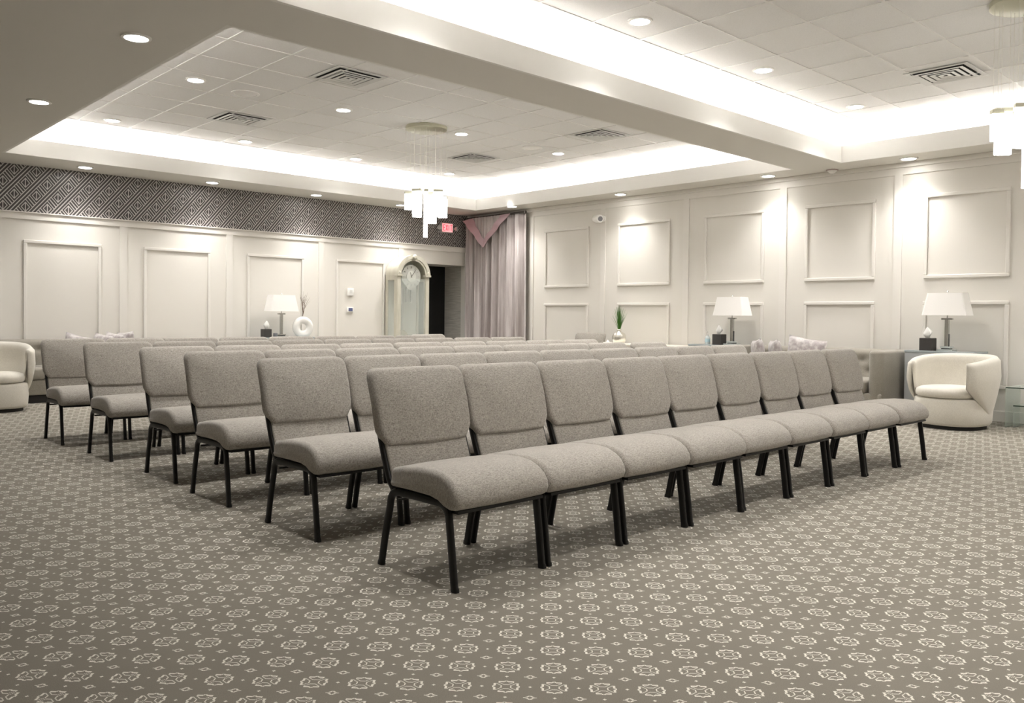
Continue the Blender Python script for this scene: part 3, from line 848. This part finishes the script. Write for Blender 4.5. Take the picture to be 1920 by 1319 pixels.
# dial
DZ0, DR = CZ - .015, .205
def disc_y(r, y0, y1, cx=0, cz=DZ0, n=48, drop=0):
    rings = []
    for y in (y0, y1): rings.append([(cx + r * math.cos(2 * PI * i / n), y, cz + r * math.sin(2 * PI * i / n)) for i in range(n)])
    return loft(BM(), rings)
dial = obj('dial', disc_y(DR, .07, .085), 'dial', t_)
obj('dial_centre', disc_y(.10, .064, .0705), mat('pale_dial_centre', (.66, .67, .62), rough=.4), dial)
obj('lower_lobe', disc_y(.12, .072, .088, 0, DZ0 - .12), 'dial', t_)
bm = BM()
for k in range(12):
    q = 2 * PI * k / 12; c, s = math.cos(q), math.sin(q)
    P0 = Vector((c * .145, .066, DZ0 + s * .145)); P1 = Vector((c * .180, .066, DZ0 + s * .180))
    sweep(bm, [P0, (P0 + P1) / 2, P1], .008, .004, 6, up=Vector((0, 1, 0)))
obj('hour_marks', bm, mat('pewter_marks', (.33, .33, .29), rough=.4), dial)
def hand(name, ang, L, w):
    d = Vector((math.sin(ang), 0, math.cos(ang))); P = Vector((0, .058, DZ0))
    obj(name, sweep(BM(), [P - d * .02, P + d * L * .5, P + d * L], .004, w, 6, up=Vector((0, 1, 0)), scales=[1, 1, .4]), 'ink', dial)
hand('minute_hand', math.radians(38), .165, .010); hand('hour_hand', math.radians(-22), .08, .011)
bm = BM()
for x in (-.165, -.055, .03, .07, .155): pass
for x, z0, z1, r in ((-.13, 1.33, 1.62, .030), (.0, 1.36, 1.62, .030), (.10, 1.36, 1.62, .026)):
    b = lathe(BM(), [(.0001, z0), (r, z0), (r, z1), (.0001, z1)], 16, c=(x, .2)); obj('weight', b, mat('pale_weight', (.72, .71, .66), rough=.3, metal=.3) if x < -.1 else 'dial', t_, 50)
obj('pendulum_rod', box(-.075, -.045, .23, .24, .80, 1.6), 'dial', t_)
o = obj('pendulum_bob', disc_y(.10, .22, .24, -.06, .76), 'brass', t_)
obj('front_glass', box(-CW + .075, CW - .075, .018, .024, .40, CZ - .06), 'glass', t_)
for s in (-1, 1): obj('side_glass', box(s * (CW - .012) - .003, s * (CW - .012) + .003, .10, CD - .06, .42, CZ - .09), 'glass', t_)

# ------------------------------------------------------------------ curtain
t_ = thing('curtain', 'mauve pleated floor-length curtain in the corner beside the doorway', 'curtain', (0, 0, 0))
bm = BM(); NY, NZc = 260, 24; y0, y1 = 10.70, 12.32
rows_ = []
random.seed(5)
ph = [random.uniform(0, 6.28) for _ in range(6)]
def fold(yy, z):
    s = (yy - y0) / (y1 - y0)
    k = 1.0 - .35 * (z / 3.0)
    return (.070 * k * math.sin(s * 2 * PI * 7 + ph[0] + .9 * math.sin(s * 5 + ph[1]) + .25 * math.sin(z * 1.3 + s * 9))
            + .026 * math.sin(s * 2 * PI * 17 + ph[2] + .4 * math.sin(z * .9)) + .004 * math.sin(s * 2 * PI * 37 + ph[3]))
for sgn in (0, 1):
    rr2 = []
    for j in range(NZc + 1):
        z = .02 + (2.96 - .02) * j / NZc
        rr2.append([bm.verts.new((10.33 - fold(y0 + (y1 - y0) * i / NY, z) + sgn * .006, y0 + (y1 - y0) * i / NY, z)) for i in range(NY + 1)])
    rows_.append(rr2)
for A in rows_:
    for j in range(NZc):
        for i in range(NY): bm.faces.new((A[j][i], A[j][i + 1], A[j + 1][i + 1], A[j + 1][i]))
A, B = rows_
for j in range(NZc):
    for i in (0, NY): bm.faces.new((A[j][i], A[j + 1][i], B[j + 1][i], B[j][i]))
for i in range(NY):
    for j in (0, NZc): bm.faces.new((A[j][i], A[j][i + 1], B[j][i + 1], B[j][i]))
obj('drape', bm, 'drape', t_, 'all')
# valance: V-shaped satin band with gathered cloth above it
bm = BM()
def band(pts_top, pts_bot, x, th=.012):
    n = len(pts_top); F = []
    for dx in (0, th):
        F.append([bm.verts.new((x(i, 0) + dx, pts_top[i][0], pts_top[i][1])) for i in range(n)]); F.append([bm.verts.new((x(i, 1) + dx, pts_bot[i][0], pts_bot[i][1])) for i in range(n)])
    a, b, c, d = F
    for i in range(n - 1):
        bm.faces.new((a[i], a[i + 1], b[i + 1], b[i])); bm.faces.new((c[i], d[i], d[i + 1], c[i + 1]))
        bm.faces.new((a[i], c[i], c[i + 1], a[i + 1])); bm.faces.new((b[i], b[i + 1], d[i + 1], d[i]))
    bm.faces.new((a[0], b[0], d[0], c[0])); bm.faces.new((a[-1], c[-1], d[-1], b[-1]))
yl, ym, yr = 12.30, 11.71, 10.98        # left top, tip, right top of the V
N = 20; top, bot = [], []
for i in range(N + 1):
    f = i / N; top.append((yl - .28 + (ym - yl + .28) * f, 2.955 + (2.545 - 2.955) * f ** .9)); bot.append((yl + (ym - yl) * f, 2.955 - .03 + (2.39 - 2.925) * f ** 1.05))
for i in range(1, N + 1):
    f = i / N; top.append((ym + (yr + .27 - ym) * f, 2.545 + (2.96 - 2.545) * f ** 1.05)); bot.append((ym + (yr - ym) * f, 2.39 + (2.965 - 2.39) * f ** .95))
band(top, bot, lambda i, s: 10.225 + .012 * math.sin(i * .7) - .02 * s)
obj('valance_band', bm, 'swag', t_, 50)
bm = BM(); n2 = 70; T_, B_ = [], []
for sgn in (0, .006):
    tr, br = [], []
    for i in range(n2 + 1):
        f = i / n2; Y = yl - .10 + (yr + .10 - yl + .10) * f
        # lower edge follows the V
        if Y > ym: z = 2.955 + (2.47 - 2.955) * ((yl - .10 - Y) / (yl - .10 - ym))
        else: z = 2.47 + (2.96 - 2.47) * ((ym - Y) / (ym - yr - .1))
        w = .014 * math.sin(f * 2 * PI * 13)
        tr.append(bm.verts.new((10.262 + w + sgn, Y, 2.965))); br.append(bm.verts.new((10.256 + w * .6 + sgn, Y, z + .0)))
    T_.append(tr); B_.append(br)
for k in (0, 1):
    for i in range(n2): bm.faces.new((T_[k][i], T_[k][i + 1], B_[k][i + 1], B_[k][i]))
obj('valance_gather', bm, 'drape', t_, 'all')
bm = sweep(BM(), [(10.30, 10.70, 2.975), (10.30, 11.5, 2.975), (10.30, 12.36, 2.975)], .03, .03, 12, up=Vector((0, 0, 1)), power=2)
b2 = lathe(bm, [(.0001, -.03), (.028, -.02), (.028, .02), (.0001, .03)], 14, c=(10.30, 10.68), z0=2.972)
obj('curtain_rod', bm, mat('dark_bronze', (.08, .07, .06), rough=.4, metal=.6), t_, 50)

# ------------------------------------------------------------------ ceiling fittings
def vent(x, y, label, s=.575):
    t_ = thing('ceiling_vent', label, 'air vent', (x, y, TIL), 0, 'square ceiling vents')
    h = s / 2
    def sq(bm, ho, hi, z0, z1, zi=None):
        o = [(ho, -ho), (ho, ho), (-ho, ho), (-ho, -ho)]; i = [(hi, -hi), (hi, hi), (-hi, hi), (-hi, -hi)]
        V = [[bm.verts.new((a, b, z)) for a, b in q] for q, z in ((o, z0), (o, z1), (i, zi if zi is not None else z1), (i, (zi if zi is not None else z1) + (z0 - z1)))]
        for A_, B2 in ((0, 1), (1, 2), (2, 3), (3, 0)):
            for k in range(4): bm.faces.new((V[A_][k], V[A_][(k + 1) % 4], V[B2][(k + 1) % 4], V[B2][k]))
    bm = BM(); sq(bm, h, h - .045, -.006, -.010); obj('frame', bm, 'ventmetal', t_)
    obj('duct_shade_plate', box(-h + .04, h - .04, -h + .04, h - .04, -.0045, -.001), 'ventdark', t_)  # thin dark plate paints the shade of an open vent throat
    for ho in (.228, .170, .112, .056):
        bm = BM(); sq(bm, ho, ho - .038, -.024, -.020, -.016); obj('louvre', bm, 'ventmetal', t_)
    return t_
for x, y, l in ((4.57, 7.32, 'square vent in left tray, between the two leftmost downlight rows near the beam'), (4.60, 9.83, 'square vent in left tray, left one nearer the wallpapered wall'),
                (8.25, 9.69, 'square vent in left tray, behind and right of the chandelier'), (8.35, 7.27, 'square vent in left tray, rightmost, beside the ceiling beam'),
                (8.62, 3.10, 'square vent in right tray, left of the cropped chandelier')):
    vent(x, y, l)
bm = lathe(BM(), [(.115, -.002), (.148, -.002), (.150, -.010), (.120, -.016), (.115, -.010), (.06, -.013), (.0001, -.015)], 36)
tag(obj('ceiling_speaker', bm, 'tbar', None, True, (4.12, 8.66, TIL)), 'round white ceiling speaker in left tray, beside the leftmost downlights', 'speaker', 'round ceiling speakers')
bm = lathe(BM(), [(.115, -.002), (.148, -.002), (.150, -.010), (.120, -.016), (.115, -.010), (.06, -.013), (.0001, -.015)], 36)
tag(obj('ceiling_speaker', bm, 'white', None, True, (8.34, 8.52, TIL)), 'round white ceiling speaker in left tray, right of the chandelier', 'speaker', 'round ceiling speakers')
t_ = thing('smoke_detector', 'white smoke detector on the soffit where the beam meets the right wall', 'smoke detector', (10.32, 5.06, SOF))
obj('body', lathe(BM(), [(.0001, -.045), (.025, -.043), (.045, -.030), (.06, -.014), (.06, 0)], 28), 'white', t_, True)
obj('base_ring', lathe(BM(), [(.06, -.012), (.075, -.010), (.075, 0)], 28), mat('dull_pink_ring', (.45, .36, .34), rough=.5), t_, True)

def chandelier(loc, label, seed, rz=0):
    random.seed(seed)
    t_ = thing('chandelier', label, 'chandelier', loc, rz, 'crystal chandeliers')
    obj('canopy', lathe(BM(), [(.0001, -.05), (.245, -.05), (.262, -.042), (.262, 0)], 48), 'gold', t_, 40)
    spec = [(-.225, 0, 2.70, 2.467), (-.12, .10, 2.74, 2.385), (-.10, -.12, 2.72, 2.40), (.02, .16, 2.72, 2.45), (.02, -.18, 2.70, 2.42),
            (.085, -.05, 2.67, 2.29), (.15, .10, 2.72, 2.40), (.215, 0, 2.64, 2.37), (0, 0, 2.48, 2.12), (.17, -.13, 2.71, 2.45)]
    pl = [(q * .73 + w * .684, -q * .684 + w * .73, zt_, zt_ - zb_) for q, w, zt_, zb_ in spec]
    for i, (x, y, z, h) in enumerate(pl):
        a = -.75 + random.uniform(-.35, .35) + (PI / 2 if i == 4 else 0)
        w = .058 if i != 8 else .026
        if i == 0: w = .042
        top = z - loc[2]
        bm = box(-w, w, -.020, .020, top - h, top - .03, bev=.004, seg=1)
        o = obj('crystal_panel', bm, 'crystal_lit', t_); o.location = (x, y, 0); o.rotation_euler = (0, 0, a)
        bm = box(-w - .002, w + .002, -.024, .024, top - .03, top, bev=.002, seg=1)
        c = obj('panel_cap', bm, 'gold', o)
        for s in (-1, 1):
            if i == 8 and s == 1: continue
            bm = sweep(BM(), [(s * w * .7, 0, top), (s * w * .7, 0, top / 2), (s * w * .7, 0, -.05)], .0028, .0028, 6, power=2)
            obj('hanging_wire', bm, 'wire', o, True)
    return t_
chandelier((6.49, 8.55, TIL), 'glowing crystal chandelier hanging in the middle of the left tray', 2)
chandelier((7.06, 1.96, TIL), 'glowing crystal chandelier cropped by the right picture edge', 9)

# ------------------------------------------------------------------ wall fittings
# exit sign with two lamp heads
t_ = thing('exit_sign', 'red and grey EXIT sign with two lamp heads on the wallpaper', 'exit sign', (9.875, YA, 2.775))
obj('housing', box(-.145, .145, -.06, 0, -.095, .095, bev=.012, seg=3), 'exit_case', t_, True)
obj('face', box(-.115, .125, -.066, -.058, -.075, .078), 'exit_face', t_)
def letters(strokes, x0, w, h, z0, bm, y=-.072, k=.016):
    for a in strokes:
        P0 = Vector((x0 + a[0] * w, y, z0 + a[1] * h)); P1 = Vector((x0 + a[2] * w, y, z0 + a[3] * h))
        sweep(bm, [P0, (P0 + P1) / 2, P1], .006, k, 6, up=Vector((0, 1, 0)), power=8)
bm = BM(); lw, lh = .040, .105
letters([(0, 0, 0, 1), (0, 1, 1, 1), (0, .5, .85, .5), (0, 0, 1, 0)], -.100, lw, lh, -.052, bm)
letters([(0, 0, 1, 1), (0, 1, 1, 0)], -.040, lw, lh, -.052, bm)
letters([(.5, 0, .5, 1)], .010, lw, lh, -.052, bm)
letters([(0, 1, 1, 1), (.5, 0, .5, 1)], .065, lw, lh, -.052, bm)
obj('exit_letters', bm, 'exit_red', t_)
for s in (-1, 1):
    b2 = lathe(BM(), [(.0001, -.03), (.02, -.028), (.036, -.01), (.042, .03), (.0001, .035)], 18)
    o = obj('lamp_head', b2, 'exit_case', t_, True); o.location = (s * .20, -.07, -.01); o.rotation_euler = (PI / 2, 0, s * .5)
    obj('lamp_arm', box(min(s * .13, s * .18), max(s * .13, s * .18), -.05, -.03, -.02, .0), 'exit_case', t_)
t_ = thing('wall_sensor', 'white square wall sensor above the thermostat', 'wall sensor', (7.805, YA, 1.515))
obj('body', box(-.058, .058, -.035, 0, -.065, .065, bev=.01, seg=3), 'white', t_, True)
obj('grille', box(-.022, .028, -.038, -.034, -.005, .04), mat('pale_grille', (.70, .70, .67), rough=.6), t_)
t_ = thing('thermostat', 'small white thermostat with a blue screen below the wall sensor', 'thermostat', (7.805, YA, 1.213))
obj('body', box(-.062, .062, -.025, 0, -.045, .045, bev=.006, seg=2), 'white', t_, True)
obj('screen', box(-.04, .04, -.028, -.024, -.026, .028), 'lcd', t_)
# security camera on wall B
t_ = thing('security_camera', 'white security camera mounted on the right wall pilaster near the curtain', 'camera', (XB - .018, 9.0, 2.735))
o = obj('mount', lathe(BM(), [(.0001, 0), (.05, 0), (.05, .015), (.025, .03), (.022, .09), (.0001, .09)], 20), 'white', t_, True); o.rotation_euler = (0, -PI / 2, 0)
o = obj('housing', lathe(BM(), [(.0001, -.13), (.035, -.125), (.06, -.08), (.068, 0), (.068, .09), (.058, .115), (.0001, .11)], 24), 'white', t_, True)
o.location = (-.12, .02, -.01); o.rotation_euler = (PI / 2 + .1, .0, -.45)
o2 = obj('camera_lens', lathe(BM(), [(.0001, .112), (.040, .114), (.040, .120), (.0001, .121)], 20), 'greycup', o, True)
print('built', len(bpy.data.objects))
